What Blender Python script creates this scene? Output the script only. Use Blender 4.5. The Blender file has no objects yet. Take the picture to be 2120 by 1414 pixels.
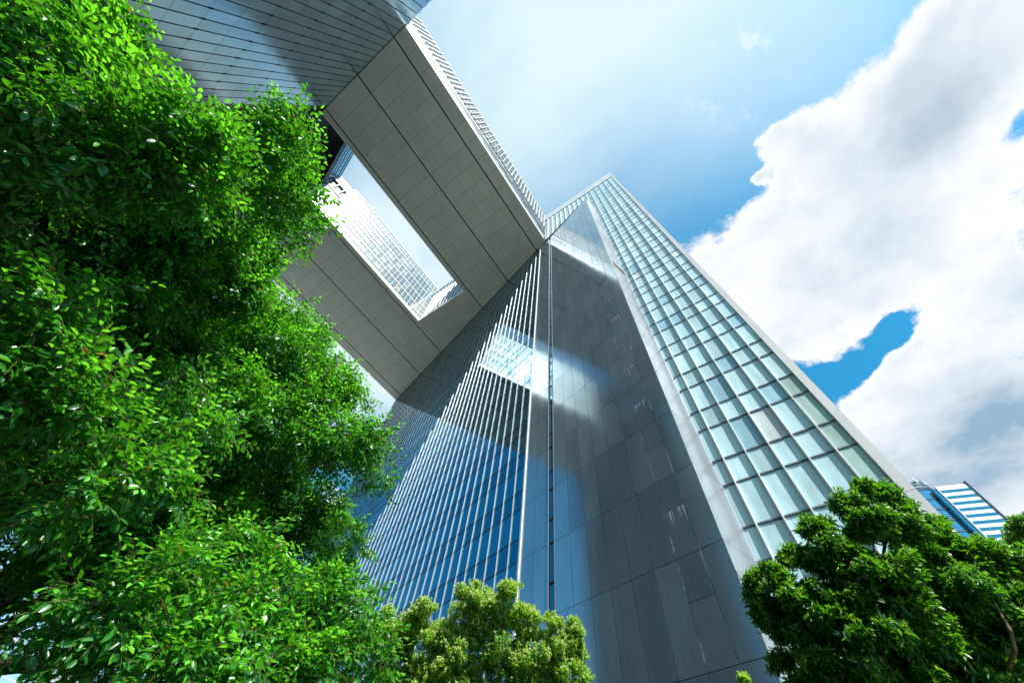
import bpy, math, random
import numpy as np
from mathutils import Vector, Matrix
R = math.radians
SC = bpy.context.scene
COL = SC.collection
K = 1.25          # metres per survey unit of the office complex
EYE = 1.6

# ------------------------------------------------------------------ camera
cam = bpy.data.cameras.new("camera")
cam.sensor_width = 36.0
cam.lens = 13.609
cam.clip_start = 0.05
cam.clip_end = 5000
co = bpy.data.objects.new("camera", cam)
COL.objects.link(co)
right = Vector((0.5706395, -0.81702354, 0.08272297))
down = Vector((0.72802816, 0.45671743, -0.51125745))
fwd = Vector((0.37992835, 0.35196835, 0.85543716))
m = Matrix((( right.x, -down.x, -fwd.x, 0), (right.y, -down.y, -fwd.y, 0), (right.z, -down.z, -fwd.z, EYE), (0, 0, 0, 1)))
co.matrix_world = m
SC.camera = co
FPX = 801.42
def ray(px, py):
    return (right * ((px - 1060) / FPX) + down * ((py - 707) / FPX) + fwd)
def at(px, py, depth):
    """world point seen at photo pixel (px,py), depth metres along the view axis"""
    return Vector((0, 0, EYE)) + ray(px, py) * depth

# ------------------------------------------------------------------ sun + sky
SUN = Vector((-0.42, -1.0, 1.53)).normalized()
sun = bpy.data.lights.new("sun", 'SUN')
sun.energy = 5.0
sun.angle = R(0.53)
sun.color = (1.0, 0.955, 0.88)
so = bpy.data.objects.new("sun", sun)
COL.objects.link(so)
so.rotation_euler = SUN.to_track_quat('Z', 'Y').to_euler()

W = bpy.data.worlds.new("World")
SC.world = W
W.use_nodes = True
nt = W.node_tree
nt.nodes.clear()
def N(t, **kw):
    n = nt.nodes.new(t)
    for k, v in kw.items(): setattr(n, k, v)
    return n
def link(a, b): nt.links.new(a, b)
def val(x):
    n = N('ShaderNodeValue'); n.outputs[0].default_value = x; return n.outputs[0]
def math_(op, a, b=None, c=None, clamp=False):
    n = N('ShaderNodeMath', operation=op); n.use_clamp = clamp
    for i, v in enumerate((a, b, c)):
        if v is None: continue
        if isinstance(v, (int, float)): n.inputs[i].default_value = v
        else: link(v, n.inputs[i])
    return n.outputs[0]
def smooth(v, a, b, lo=0.0, hi=1.0):
    n = N('ShaderNodeMapRange', interpolation_type='SMOOTHSTEP')
    link(v, n.inputs[0])
    for i, x in enumerate((a, b, lo, hi)): n.inputs[i + 1].default_value = x
    return n.outputs[0]
def noise(vec, scale, detail=6, rough=0.55, dist=0.0, lac=2.0):
    n = N('ShaderNodeTexNoise'); n.inputs['Scale'].default_value = scale
    n.inputs['Detail'].default_value = detail; n.inputs['Roughness'].default_value = rough
    n.inputs['Distortion'].default_value = dist; n.inputs['Lacunarity'].default_value = lac
    link(vec, n.inputs['Vector']); return n.outputs['Fac']
out = N('ShaderNodeOutputWorld'); bg = N('ShaderNodeBackground')
link(bg.outputs[0], out.inputs[0])
sky = N('ShaderNodeTexSky', sky_type='NISHITA')
sky.sun_disc = False
sky.sun_elevation = math.asin(SUN.z)
sky.sun_rotation = math.atan2(SUN.x, SUN.y)
sky.air_density = 1.15
sky.dust_density = 0.6
sky.ozone_density = 2.2
bg.inputs['Strength'].default_value = 0.088
tc = N('ShaderNodeTexCoord')
dirv = tc.outputs['Generated']
sep = N('ShaderNodeSeparateXYZ'); link(dirv, sep.inputs[0])
zc = math_('MAXIMUM', sep.outputs[2], 0.06)
cx = math_('DIVIDE', sep.outputs[0], zc); cy = math_('DIVIDE', sep.outputs[1], zc)
comb = N('ShaderNodeCombineXYZ'); link(cx, comb.inputs[0]); link(cy, comb.inputs[1])
P = comb.outputs[0]                       # where the view ray meets the flat cloud layer
def offs(sx, sy, sz=0.0):
    a = N('ShaderNodeVectorMath', operation='ADD'); link(P, a.inputs[0]); a.inputs[1].default_value = (sx, sy, sz)
    return a.outputs[0]
nz = N('ShaderNodeTexNoise'); nz.inputs['Scale'].default_value = 3.2; nz.inputs['Detail'].default_value = 8; nz.inputs['Roughness'].default_value = 0.6
link(P, nz.inputs['Vector'])
s1 = N('ShaderNodeVectorMath', operation='SUBTRACT'); link(nz.outputs['Color'], s1.inputs[0]); s1.inputs[1].default_value = (.5, .5, .5)
s2 = N('ShaderNodeVectorMath', operation='SCALE'); link(s1.outputs[0], s2.inputs[0]); s2.inputs['Scale'].default_value = 0.24
PW = N('ShaderNodeVectorMath', operation='ADD'); link(P, PW.inputs[0]); link(s2.outputs[0], PW.inputs[1])
def cp(px, py):
    d = ray(px, py); return (d.x / d.z, d.y / d.z)
def blob(px, py, qx, qy, w=1.0):
    """soft round cloud cell centred at one sky direction, reaching another"""
    c = cp(px, py); q = cp(qx, qy)
    r = math.hypot(c[0] - q[0], c[1] - q[1])
    d = N('ShaderNodeVectorMath', operation='DISTANCE'); link(PW.outputs[0], d.inputs[0]); d.inputs[1].default_value = (c[0], c[1], 0)
    return smooth(d.outputs['Value'], 0.0, r * 1.6, w, 0.0)
def total(items):
    acc = items[0]
    for i in items[1:]: acc = math_('ADD', acc, i)
    return acc
cl = total([
    blob(1800, 330, 1610, 280, 1.1), blob(2010, 140, 1860, 110, 1.1), blob(1650, 300, 1570, 300, .8), blob(1900, 560, 1700, 640, 1.1),
    blob(1660, 540, 1540, 520, 1.0), blob(1520, 560, 1410, 520, .85), blob(1640, 690, 1560, 740, .9), blob(2050, 640, 1900, 700, 1.0),
    blob(1980, 860, 1810, 850, 1.2), blob(2110, 960, 1960, 960, .9), blob(1800, 850, 1716, 815, 1.0), blob(2180, 300, 2040, 420, .6),
    blob(2110, 40, 1980, 0, .8), blob(1850, 760, 1790, 800, .5), blob(1570, 384, 1548, 378, .42), blob(1960, 1010, 1850, 1010, 1.0), blob(2120, 1040, 2020, 1040, .9), blob(1740, 600, 1640, 640, .7), blob(1630, 700, 1560, 740, .9)])
hole = total([blob(1752, 762, 1729, 788, .85), blob(1808, 704, 1786, 684, 1.0), blob(2090, 290, 2030, 330, .26), blob(2110, 170, 2070, 190, .22), blob(1490, 390, 1400, 380, .6), blob(1660, 170, 1600, 130, .5), blob(1900, 640, 1850, 630, .35)])
cl = math_('SUBTRACT', cl, hole)
cl = math_('ADD', cl, total([blob(1568, 384, 1548, 378, .95), blob(1590, 300, 1550, 310, .5)]))
# elsewhere in the sky (seen only in the glass): scattered cumulus
far1 = smooth(noise(offs(3.1, 7.7), 1.1, 7, .58), .5, .64, 0, 1.1)
dn = N('ShaderNodeVectorMath', operation='DISTANCE'); link(P, dn.inputs[0]); dn.inputs[1].default_value = (0.35, -0.1, 0)
far1 = math_('MULTIPLY', far1, smooth(dn.outputs['Value'], 1.0, 1.7))
far1 = math_('MULTIPLY', far1, smooth(cx, .0, .5))
cl = math_('ADD', cl, far1)
edge = noise(P, 8.0, 10, .66)
cl = math_('ADD', cl, math_('MULTIPLY', math_('SUBTRACT', edge, .5), 1.25))
cmask = smooth(cl, .28, .60)
# shading of the cloud underside: thick middles go blue grey
thick = smooth(noise(offs(1.3, 4.2), 2.1, 4, .5), .38, .66)
core = math_('MULTIPLY', smooth(cl, .62, 1.45), thick)
billow = smooth(noise(offs(6.1, 2.2), 5.5, 7, .6), .42, .68)
core = math_('ADD', math_('MULTIPLY', core, .34), total([math_('MULTIPLY', total([blob(2100, 900, 1880, 1000, .8), blob(1990, 950, 1800, 930, .35)]), smooth(noise(offs(2, 8), 2.6, 6, .6), .25, .62, .35, 1.0)), blob(2110, 600, 2010, 640, .3), blob(1870, 270, 1740, 330, .28), blob(1700, 590, 1600, 640, .16), math_('MULTIPLY', math_('MULTIPLY', billow, smooth(cl, .5, .9)), .20)]), clamp=True)
ccol = N('ShaderNodeMix', data_type='RGBA')
link(core, ccol.inputs['Factor'])
ccol.inputs['A'].default_value = (5.9, 6.05, 6.2, 1)
ccol.inputs['B'].default_value = (1.9, 2.9, 3.9, 1)
# thin bright veil near the sun, fading out across the blue
veil = total([blob(1300, -260, 1300, 330, .62), blob(1000, -200, 900, 250, .35), blob(800, 560, 700, 200, .9), blob(700, 760, 640, 500, .9), blob(1150, 250, 1150, 560, .16), blob(1200, 150, 1620, 420, .26), blob(1780, 40, 1500, 300, .28)])
veil = math_('MULTIPLY', veil, smooth(noise(offs(9, 2), 1.6, 5, .55, .6), .2, .62, .65, 1.1), clamp=True)
wisp = math_('MULTIPLY', smooth(noise(offs(5, 5), 9, 8, .7), .52, .75), blob(1530, 150, 1450, 230, 1.0))
veil = math_('ADD', veil, math_('MULTIPLY', wisp, .9), clamp=True)
veil = math_('MAXIMUM', veil, smooth(sep.outputs[2], .10, .48, .6, 0.0))
tint = N('ShaderNodeMix', data_type='RGBA', blend_type='MULTIPLY'); tint.inputs['Factor'].default_value = 1
link(sky.outputs[0], tint.inputs['A']); tint.inputs['B'].default_value = (0.20, 1.12, 1.25, 1)
mixv = N('ShaderNodeMix', data_type='RGBA'); link(veil, mixv.inputs['Factor']); link(tint.outputs['Result'], mixv.inputs['A'])
mixv.inputs['B'].default_value = (4.5, 5.6, 6.1, 1)
mixc = N('ShaderNodeMix', data_type='RGBA'); link(cmask, mixc.inputs['Factor']); link(mixv.outputs['Result'], mixc.inputs['A']); link(ccol.outputs['Result'], mixc.inputs['B'])
link(mixc.outputs['Result'], bg.inputs['Color'])

SC.view_settings.view_transform = 'Standard'
SC.view_settings.look = 'None'
SC.view_settings.exposure = 0.95
SC.view_settings.gamma = 1.0
SC.cycles.use_denoising = True
SC.cycles.max_bounces = 10
SC.cycles.diffuse_bounces = 4
SC.cycles.glossy_bounces = 5
SC.cycles.transmission_bounces = 4
SC.cycles.sample_clamp_indirect = 6.0
SC.cycles.caustics_reflective = False
SC.cycles.caustics_refractive = False

# ------------------------------------------------------------------ materials
def new_mat(name):
    m = bpy.data.materials.new(name); m.use_nodes = True
    return m, m.node_tree, m.node_tree.nodes['Principled BSDF']
def mnode(t, typ, **kw):
    n = t.nodes.new(typ)
    for k, v in kw.items(): setattr(n, k, v)
    return n
def simple(name, col, rough=.5, metal=0.0, spec=.5, coat=0.0, var=0.0, vscale=1.5, bump=0.0):
    m, t, b = new_mat(name)
    b.inputs['Roughness'].default_value = rough; b.inputs['Metallic'].default_value = metal
    b.inputs['Specular IOR Level'].default_value = spec; b.inputs['Coat Weight'].default_value = coat
    b.inputs['Coat Roughness'].default_value = .04
    b.inputs['Base Color'].default_value = (*col, 1)
    if var > 0 or bump > 0:
        tcn = mnode(t, 'ShaderNodeTexCoord')
        nz = mnode(t, 'ShaderNodeTexNoise'); nz.inputs['Scale'].default_value = vscale; nz.inputs['Detail'].default_value = 6
        t.links.new(tcn.outputs['Object'], nz.inputs['Vector'])
        if var > 0:
            mr = mnode(t, 'ShaderNodeMapRange'); mr.inputs[1].default_value = .3; mr.inputs[2].default_value = .7
            mr.inputs[3].default_value = 1 - var; mr.inputs[4].default_value = 1 + var
            t.links.new(nz.outputs['Fac'], mr.inputs[0])
            mx = mnode(t, 'ShaderNodeMix', data_type='RGBA', blend_type='MULTIPLY'); mx.inputs['Factor'].default_value = 1
            mx.inputs['A'].default_value = (*col, 1); t.links.new(mr.outputs[0], mx.inputs['B'])
            t.links.new(mx.outputs['Result'], b.inputs['Base Color'])
            mr2 = mnode(t, 'ShaderNodeMapRange'); mr2.inputs[1].default_value = .3; mr2.inputs[2].default_value = .7
            mr2.inputs[3].default_value = rough * (1 - var * .6); mr2.inputs[4].default_value = min(1, rough * (1 + var * .6))
            t.links.new(nz.outputs['Fac'], mr2.inputs[0]); t.links.new(mr2.outputs[0], b.inputs['Roughness'])
        if bump > 0:
            bp = mnode(t, 'ShaderNodeBump'); bp.inputs['Strength'].default_value = bump; bp.inputs['Distance'].default_value = .02
            t.links.new(nz.outputs['Fac'], bp.inputs['Height']); t.links.new(bp.outputs[0], b.inputs['Normal'])
    return m

M = {}
M['white_metal'] = simple('white_metal', (.74, .75, .76), .32, 0, .5)
M['pale_metal'] = simple('pale_metal', (.64, .63, .62), .38, .1, var=.06, vscale=.4)
M['fin_metal'] = simple('fin_metal', (.52, .54, .56), .35, .5)
M['dark_metal'] = simple('dark_metal', (.025, .035, .045), .3, .3)
M['grey_metal'] = simple('grey_metal', (.22, .26, .29), .4, .4)
M['channel'] = simple('channel', (.035, .05, .06), .5, .2)
M['black'] = simple('black', (.004, .005, .005), .6, 0, .2)
M['louver_dark'] = simple('louver_dark', (.012, .016, .022), .35, .4)
M['mirror_glass'] = simple('mirror_glass', (.075, .26, .37), .012, 1.0)
M['mirror_glass_deep'] = simple('mirror_glass_deep', (.055, .20, .30), .012, 1.0)
M['slot_glass'] = simple('slot_glass', (.03, .10, .16), .03, .95)  # darker mirror copy, stands in for dark reflections in the finned wall
M['sky_glass'] = simple('sky_glass', (.28, .50, .62), .06, .9)
def blind_pane(name, col, coat=.9, var=.07):
    """glass in front of a drawn blind: each pane a little different, dust thicker towards the frame"""
    m = simple(name, col, .55, 0, .5, coat, var=var, vscale=.55)
    t = m.node_tree; b = t.nodes['Principled BSDF']
    src = b.inputs['Base Color'].links[0].from_socket
    oi = mnode(t, 'ShaderNodeObjectInfo'); g = mnode(t, 'ShaderNodeNewGeometry')
    a = mnode(t, 'ShaderNodeMath', operation='ADD'); t.links.new(oi.outputs['Random'], a.inputs[0]); t.links.new(g.outputs['Random Per Island'], a.inputs[1])
    fr = mnode(t, 'ShaderNodeMath', operation='FRACT'); t.links.new(a.outputs[0], fr.inputs[0])
    mr = mnode(t, 'ShaderNodeMapRange'); mr.inputs[3].default_value = .80; mr.inputs[4].default_value = 1.08; t.links.new(fr.outputs[0], mr.inputs[0])
    tcn = mnode(t, 'ShaderNodeTexCoord'); mp = mnode(t, 'ShaderNodeMapping'); mp.inputs['Scale'].default_value = (2, 2, .35)
    t.links.new(tcn.outputs['Object'], mp.inputs[0]); nz = mnode(t, 'ShaderNodeTexNoise'); nz.inputs['Scale'].default_value = 1.2; nz.inputs['Detail'].default_value = 5
    t.links.new(mp.outputs[0], nz.inputs['Vector'])
    m3 = mnode(t, 'ShaderNodeMapRange'); m3.inputs[1].default_value = .35; m3.inputs[2].default_value = .65; m3.inputs[3].default_value = .88; m3.inputs[4].default_value = 1.08
    t.links.new(nz.outputs['Fac'], m3.inputs[0])
    mm = mnode(t, 'ShaderNodeMath', operation='MULTIPLY'); t.links.new(mr.outputs[0], mm.inputs[0]); t.links.new(m3.outputs[0], mm.inputs[1])
    mx = mnode(t, 'ShaderNodeMix', data_type='RGBA', blend_type='MULTIPLY'); mx.inputs['Factor'].default_value = 1
    t.links.new(src, mx.inputs['A']); t.links.new(mm.outputs[0], mx.inputs['B']); t.links.new(mx.outputs['Result'], b.inputs['Base Color'])
    return m
M['pane_pale'] = blind_pane('pane_pale', (.50, .74, .80))
M['pane_white'] = blind_pane('pane_white', (.68, .78, .78))
M['lit_pale'] = simple('lit_pale', (.11, .21, .24), .5, 0, .5, .6, var=.08, vscale=.6)  # pane colours darkened for the sun-facing walls to hold down their brightness
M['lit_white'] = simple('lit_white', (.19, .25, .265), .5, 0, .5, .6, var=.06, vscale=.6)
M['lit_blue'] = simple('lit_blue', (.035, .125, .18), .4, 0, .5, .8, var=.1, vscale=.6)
M['pane_green'] = blind_pane('pane_green', (.34, .52, .48))
M['pane_blue'] = blind_pane('pane_blue', (.32, .58, .70))
M['concrete'] = simple('concrete', (.30, .29, .27), .8, var=.12, vscale=.3)
M['paving'] = simple('paving', (.30, .285, .26), .75, var=.18, vscale=.5, bump=.2)
M['added_dark_ground'] = simple('added_dark_ground', (.018, .040, .010), .9, var=.3, vscale=2, bump=.5)
M['white_paint'] = simple('white_paint', (.74, .76, .78), .5, var=.05, vscale=.2)
M['band_glass'] = simple('band_glass', (.02, .13, .22), .08, 0, 1.0, 1.0)

def soffit_mat():
    m, t, b = new_mat('soffit_panel')
    g = mnode(t, 'ShaderNodeNewGeometry'); nz = mnode(t, 'ShaderNodeTexNoise'); nz.inputs['Scale'].default_value = .16; nz.inputs['Detail'].default_value = 5
    tcn = mnode(t, 'ShaderNodeTexCoord'); t.links.new(tcn.outputs['Object'], nz.inputs['Vector'])
    mr = mnode(t, 'ShaderNodeMapRange'); mr.inputs[3].default_value = .92; mr.inputs[4].default_value = 1.06
    t.links.new(g.outputs['Random Per Island'], mr.inputs[0])
    mr2 = mnode(t, 'ShaderNodeMapRange'); mr2.inputs[1].default_value = .35; mr2.inputs[2].default_value = .65; mr2.inputs[3].default_value = .94; mr2.inputs[4].default_value = 1.05
    t.links.new(nz.outputs['Fac'], mr2.inputs[0])
    mm = mnode(t, 'ShaderNodeMath', operation='MULTIPLY'); t.links.new(mr.outputs[0], mm.inputs[0]); t.links.new(mr2.outputs[0], mm.inputs[1])
    pw = mnode(t, 'ShaderNodeMath', operation='POWER'); t.links.new(mm.outputs[0], pw.inputs[0]); pw.inputs[1].default_value = .6
    mx = mnode(t, 'ShaderNodeMix', data_type='RGBA', blend_type='MULTIPLY'); mx.inputs['Factor'].default_value = 1
    mx.inputs['A'].default_value = (.455, .515, .47, 1); t.links.new(pw.outputs[0], mx.inputs['B'])
    t.links.new(mx.outputs['Result'], b.inputs['Base Color'])
    b.inputs['Roughness'].default_value = .45; b.inputs['Metallic'].default_value = .15
    return m
M['soffit'] = soffit_mat()

def clad_mat(name, col, rough, stains=False, metal=.85):
    """brushed metal cladding; uv = metres along the wall and up it"""
    m, t, b = new_mat(name)
    uv = mnode(t, 'ShaderNodeUVMap'); uv.uv_map = 'UVMap'
    sp = mnode(t, 'ShaderNodeSeparateXYZ'); t.links.new(uv.outputs[0], sp.inputs[0])
    def mt(op, a, bb=None, cl=False):
        n = mnode(t, 'ShaderNodeMath', operation=op); n.use_clamp = cl
        for i, v in enumerate((a, bb)):
            if v is None: continue
            if isinstance(v, (int, float)): n.inputs[i].default_value = v
            else: t.links.new(v, n.inputs[i])
        return n.outputs[0]
    def cmb(a, b_):
        c = mnode(t, 'ShaderNodeCombineXYZ')
        for i, v in enumerate((a, b_)):
            if isinstance(v, (int, float)): c.inputs[i].default_value = v
            else: t.links.new(v, c.inputs[i])
        return c.outputs[0]
    def nzz(vec, sc, det=4, ro=.5):
        n = mnode(t, 'ShaderNodeTexNoise'); n.inputs['Scale'].default_value = sc; n.inputs['Detail'].default_value = det; n.inputs['Roughness'].default_value = ro
        t.links.new(vec, n.inputs['Vector']); return n.outputs['Fac']
    def mrr(v, a, b_, lo, hi):
        n = mnode(t, 'ShaderNodeMapRange', interpolation_type='SMOOTHSTEP'); t.links.new(v, n.inputs[0])
        for i, x in enumerate((a, b_, lo, hi)): n.inputs[i + 1].default_value = x
        return n.outputs[0]
    u, v = sp.outputs[0], sp.outputs[1]
    cloudy = nzz(cmb(mt('MULTIPLY', u, .8), mt('MULTIPLY', v, .22)), 1.0, 5, .55)      # rain film, long vertical patches
    fine = nzz(cmb(mt('MULTIPLY', u, 9), mt('MULTIPLY', v, .5)), 1.0, 4, .6)
    gm = mnode(t, 'ShaderNodeNewGeometry')
    isl = mrr(gm.outputs['Random Per Island'], 0, 1, .90, 1.08)
    f = mt('MULTIPLY', mrr(cloudy, .3, .7, .92, 1.08), mrr(fine, .3, .7, .97, 1.03))
    f = mt('MULTIPLY', f, isl)
    base = mnode(t, 'ShaderNodeMix', data_type='RGBA', blend_type='MULTIPLY'); base.inputs['Factor'].default_value = 1
    base.inputs['A'].default_value = (*col, 1); t.links.new(f, base.inputs['B'])
    colout = base.outputs['Result']
    r = mt('MULTIPLY', mrr(cloudy, .3, .7, rough * .92, rough * 1.1), 1.0)
    if stains:
        FL = 3.43
        s_in = mt('MULTIPLY', mrr(u, .93, .97, 0, 1), mrr(u, 1.95, 1.99, 1, 0))
        below = mt('MODULO', mt('ADD', mt('MULTIPLY', v, -1), 5.35 + 1.92 + FL * 30), FL)  # metres below the mid joint
        col_n = nzz(cmb(mt('MULTIPLY', u, 11), mt('FLOOR', mt('DIVIDE', mt('ADD', v, -7.27), FL))), 1.0, 2, .7)
        fl_n = nzz(cmb(7.3, mt('MULTIPLY', mt('FLOOR', mt('DIVIDE', mt('ADD', v, -7.27), FL)), 1.37)), 1.0, 1, .5)
        reach = mt('MULTIPLY', mrr(col_n, .50, .78, 0.0, 1.8), mrr(fl_n, .40, .60, 0, 1))
        st = mt('MULTIPLY', mt('GREATER_THAN', reach, below), mt('SUBTRACT', 1, mt('DIVIDE', below, 1.9), True))
        st = mt('MULTIPLY', st, s_in)
        j = None
        for sj in (.95, 1.97, 3.04, 4.12, 6.25):
            q = mt('SUBTRACT', 1, mt('DIVIDE', mt('ABSOLUTE', mt('SUBTRACT', u, sj)), .05 if sj < 2.5 else .03), True)
            q = mt('MULTIPLY', q, .9 if sj < 2.5 else .35)
            j = q if j is None else mt('MAXIMUM', j, q)
        jn = nzz(cmb(mt('MULTIPLY', u, 3), mt('MULTIPLY', v, .55)), 1.0, 5, .7)
        j = mt('MULTIPLY', j, mrr(jn, .46, .66, 0, 1))
        st = mt('MAXIMUM', mt('MULTIPLY', st, .8), j)
        mx = mnode(t, 'ShaderNodeMix', data_type='RGBA'); t.links.new(st, mx.inputs['Factor']); t.links.new(colout, mx.inputs['A'])
        mx.inputs['B'].default_value = (.62, .68, .70, 1)
        colout = mx.outputs['Result']
        t.links.new(mt('SUBTRACT', metal, mt('MULTIPLY', st, metal)), b.inputs['Metallic'])
        r = mt('MAXIMUM', r, mt('MULTIPLY', st, .7))
    else:
        b.inputs['Metallic'].default_value = metal
    t.links.new(colout, b.inputs['Base Color']); t.links.new(r, b.inputs['Roughness'])
    # oil-canning: very shallow dents make the reflections waver
    bn = nzz(cmb(mt('MULTIPLY', u, .9), mt('MULTIPLY', v, .5)), 1.0, 2, .4)
    bp = mnode(t, 'ShaderNodeBump'); bp.inputs['Strength'].default_value = .025; bp.inputs['Distance'].default_value = .05
    t.links.new(bn, bp.inputs['Height']); t.links.new(bp.outputs[0], b.inputs['Normal'])
    return m
M['clad_dark'] = clad_mat('clad_dark', (.31, .44, .52), .12, True, .68)
M['clad_return'] = clad_mat('clad_return', (.50, .53, .56), .24, False, .65)  # paler copy of the wedge cladding; its sunlit look put into the colour
M['clad_blue'] = clad_mat('clad_blue', (.43, .60, .68), .22)

# ------------------------------------------------------------------ mesh helpers
class MB:
    def __init__(s): s.v = []; s.f = []; s.m = []; s.uv = []
    def quad(s, p, mi=0, uv=None):
        i = len(s.v); s.v += [tuple(x) for x in p]; s.f.append(tuple(range(i, i + len(p)))); s.m.append(mi)
        s.uv += uv if uv else [(0, 0)] * len(p)
    def hexa(s, c, mi=0, uvs=None):
        """c: 8 corners, 0-3 bottom ring, 4-7 top ring (ccw from outside above)"""
        i = len(s.v); s.v += [tuple(x) for x in c]
        for q in ((3, 2, 1, 0), (4, 5, 6, 7), (0, 1, 5, 4), (1, 2, 6, 5), (2, 3, 7, 6), (3, 0, 4, 7)):
            s.f.append(tuple(i + k for k in q)); s.m.append(mi)
            s.uv += [uvs[k] for k in q] if uvs else [(0, 0)] * 4
    def build(s, name, mats, parent=None, origin=None):
        me = bpy.data.meshes.new(name)
        o0 = Vector(origin) if origin is not None else Vector((0, 0, 0))
        me.from_pydata([(x - o0.x, y - o0.y, z - o0.z) for x, y, z in s.v], [], s.f)
        if not isinstance(mats, (list, tuple)): mats = [mats]
        for mm in mats: me.materials.append(mm)
        me.polygons.foreach_set('material_index', s.m)
        ul = me.uv_layers.new(name='UVMap'); ul.data.foreach_set('uv', np.array(s.uv, dtype=np.float32).ravel())
        me.update()
        o = bpy.data.objects.new(name, me); COL.objects.link(o)
        o.location = o0
        if parent is not None:
            o.parent = parent
            o.location = o0 - parent.location
        return o
def wp(x, y, z): return (x * K, y * K, EYE + z * K)
def box(mb, x0, x1, y0, y1, z0, z1, mi=0, scale=True):
    c = [(x0, y0, z0), (x1, y0, z0), (x1, y1, z0), (x0, y1, z0), (x0, y0, z1), (x1, y0, z1), (x1, y1, z1), (x0, y1, z1)]
    mb.hexa([wp(*p) for p in c] if scale else c, mi)
def prism(mb, pts, z0, z1, mi=0):
    """pts ccw seen from above"""
    n = len(pts)
    mb.quad([wp(x, y, z1) for x, y in pts], mi)
    mb.quad([wp(x, y, z0) for x, y in reversed(pts)], mi)
    for i in range(n):
        a, b = pts[i], pts[(i + 1) % n]
        mb.quad([wp(*a, z0), wp(*b, z0), wp(*b, z1), wp(*a, z1)], mi)
class Wall:
    """plane with origin O, along-direction u, outward normal n (survey units)"""
    def __init__(s, O, u, n): s.O = O; s.u = u; s.n = n
    def p(s, a, z, d): return wp(s.O[0] + s.u[0] * a + s.n[0] * d, s.O[1] + s.u[1] * a + s.n[1] * d, z)
    def box(s, mb, a0, a1, z0, z1, d0, d1, mi=0, tilt=None):
        uvs = [(a0, z0), (a1, z0), (a1, z0), (a0, z0), (a0, z1), (a1, z1), (a1, z1), (a0, z1)]
        t = tilt or (0, 0)
        am, zm = (a0 + a1) / 2, (z0 + z1) / 2
        def dd(a, z, d): return d + (a - am) * t[0] + (z - zm) * t[1]
        c = [s.p(a0, z0, dd(a0, z0, d1)), s.p(a1, z0, dd(a1, z0, d1)), s.p(a1, z0, d0), s.p(a0, z0, d0),
             s.p(a0, z1, dd(a0, z1, d1)), s.p(a1, z1, dd(a1, z1, d1)), s.p(a1, z1, d0), s.p(a0, z1, d0)]
        # orientation: flip if left handed
        cr = s.u[0] * s.n[1] - s.u[1] * s.n[0]
        if cr > 0:
            c = [c[1], c[0], c[3], c[2], c[5], c[4], c[7], c[6]]
            uvs = [uvs[1], uvs[0], uvs[3], uvs[2], uvs[5], uvs[4], uvs[7], uvs[6]]
        mb.hexa(c, mi, uvs)
rnd = random.Random(7)
def thing(name, label, cat, loc, group=None):
    o = bpy.data.objects.new(name, None); COL.objects.link(o)
    o.empty_display_size = .5
    o.location = loc; o['label'] = label; o['category'] = cat
    if group: o['group'] = group
    return o
def tag(o, label, cat, group=None):
    o['label'] = label; o['category'] = cat
    if group: o['group'] = group
    return o
def struct(o): o['kind'] = 'structure'; return o
def floors(z0, z1, phase=12.26, step=3.40, tall=1.37):
    """transom heights: one short and one tall pane per storey"""
    r = []
    k = -10
    while phase + step * k < z1 + .01:
        for q in (phase + step * k, phase + step * k + tall):
            if z0 + .15 < q < z1 - .15: r.append(q)
        k += 1
    return sorted(r)

# ------------------------------------------------------------------ ground
g = MB(); g.quad([(-1500, -1500, 0), (1500, -1500, 0), (1500, 1500, 0), (-1500, 1500, 0)])
struct(g.build('ground', M['paving']))
# unseen dark ground patch, added to cut light bounced up into the leaves
g = MB(); g.quad([(-16, -9, .004), (19.3, -9, .004), (19.3, 26, .004), (-16, 26, .004)])
struct(g.build('added_dark_ground', M['added_dark_ground']))

# ------------------------------------------------------------------ right tower
TW = thing('office_tower', 'tall tower with pale glass grid face, slate metal wedge wall and blue mirror glass', 'office tower', wp(22, 20, -EYE / K))
A = R(14.1)
WW = Wall((14.55, 1.91), (math.sin(A), math.cos(A)), (-math.cos(A), math.sin(A)))
FW = Wall((16.7, 0.0), (0, 1), (-1, 0))
zb = -EYE / K
# solid cores behind the skins
b = MB()
wend = (14.55 + math.sin(A) * 62.4, 1.91 + math.cos(A) * 62.4)
off = .45
prism(b, [(17.0, -4.2), (48, -4.2), (48, 62), (wend[0] + off, 62.3), (15.2 + off, 2.6), (17.0, 1.6)], zb, 69.9)
prism(b, [(17.0, -4.0), (48, -4.0), (48, 62), (17.0, 62)], 70.1, 88.0)
b.build('core_wall', M['dark_metal'], TW)
# wedge cladding
ZJ = [zb, 1.92] + [5.35 + 3.427 * k for k in range(19)] + [70.0]
ZJ = [z for z in ZJ if z <= 70.0]
if ZJ[-1] - ZJ[-2] < .6: ZJ.pop(-2)
SJ = [0, .95, 1.97, 3.03, 4.12, 5.19, 6.26, 7.33, 8.42]
b = MB()
G = .011
for i in range(len(ZJ) - 1):
    for j in range(len(SJ) - 1):
        z0, z1 = ZJ[i], ZJ[i + 1]
        segs = [(z0, z1)]
        if j == 1 and z1 - z0 > 3: segs = [(z0, z0 + 1.92), (z0 + 1.92, z1)]
        for a, c in segs:
            WW.box(b, SJ[j] + G, SJ[j + 1] - G, a + G, c - G, -.05, 0, 0, (rnd.gauss(0, .0007), rnd.gauss(0, .0007)))
    for s0, s1 in ((8.97, 10.06), (10.06, 11.14)):
        WW.box(b, s0 + G, s1 - G, ZJ[i] + G, ZJ[i + 1] - G, -.05, 0, 0, (rnd.gauss(0, .0007), rnd.gauss(0, .0007)))
b.build('cladding', M['clad_dark'], TW)
b = MB()
WW.box(b, .02, 8.42, zb, 69.95, -.2, -.055)
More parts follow.
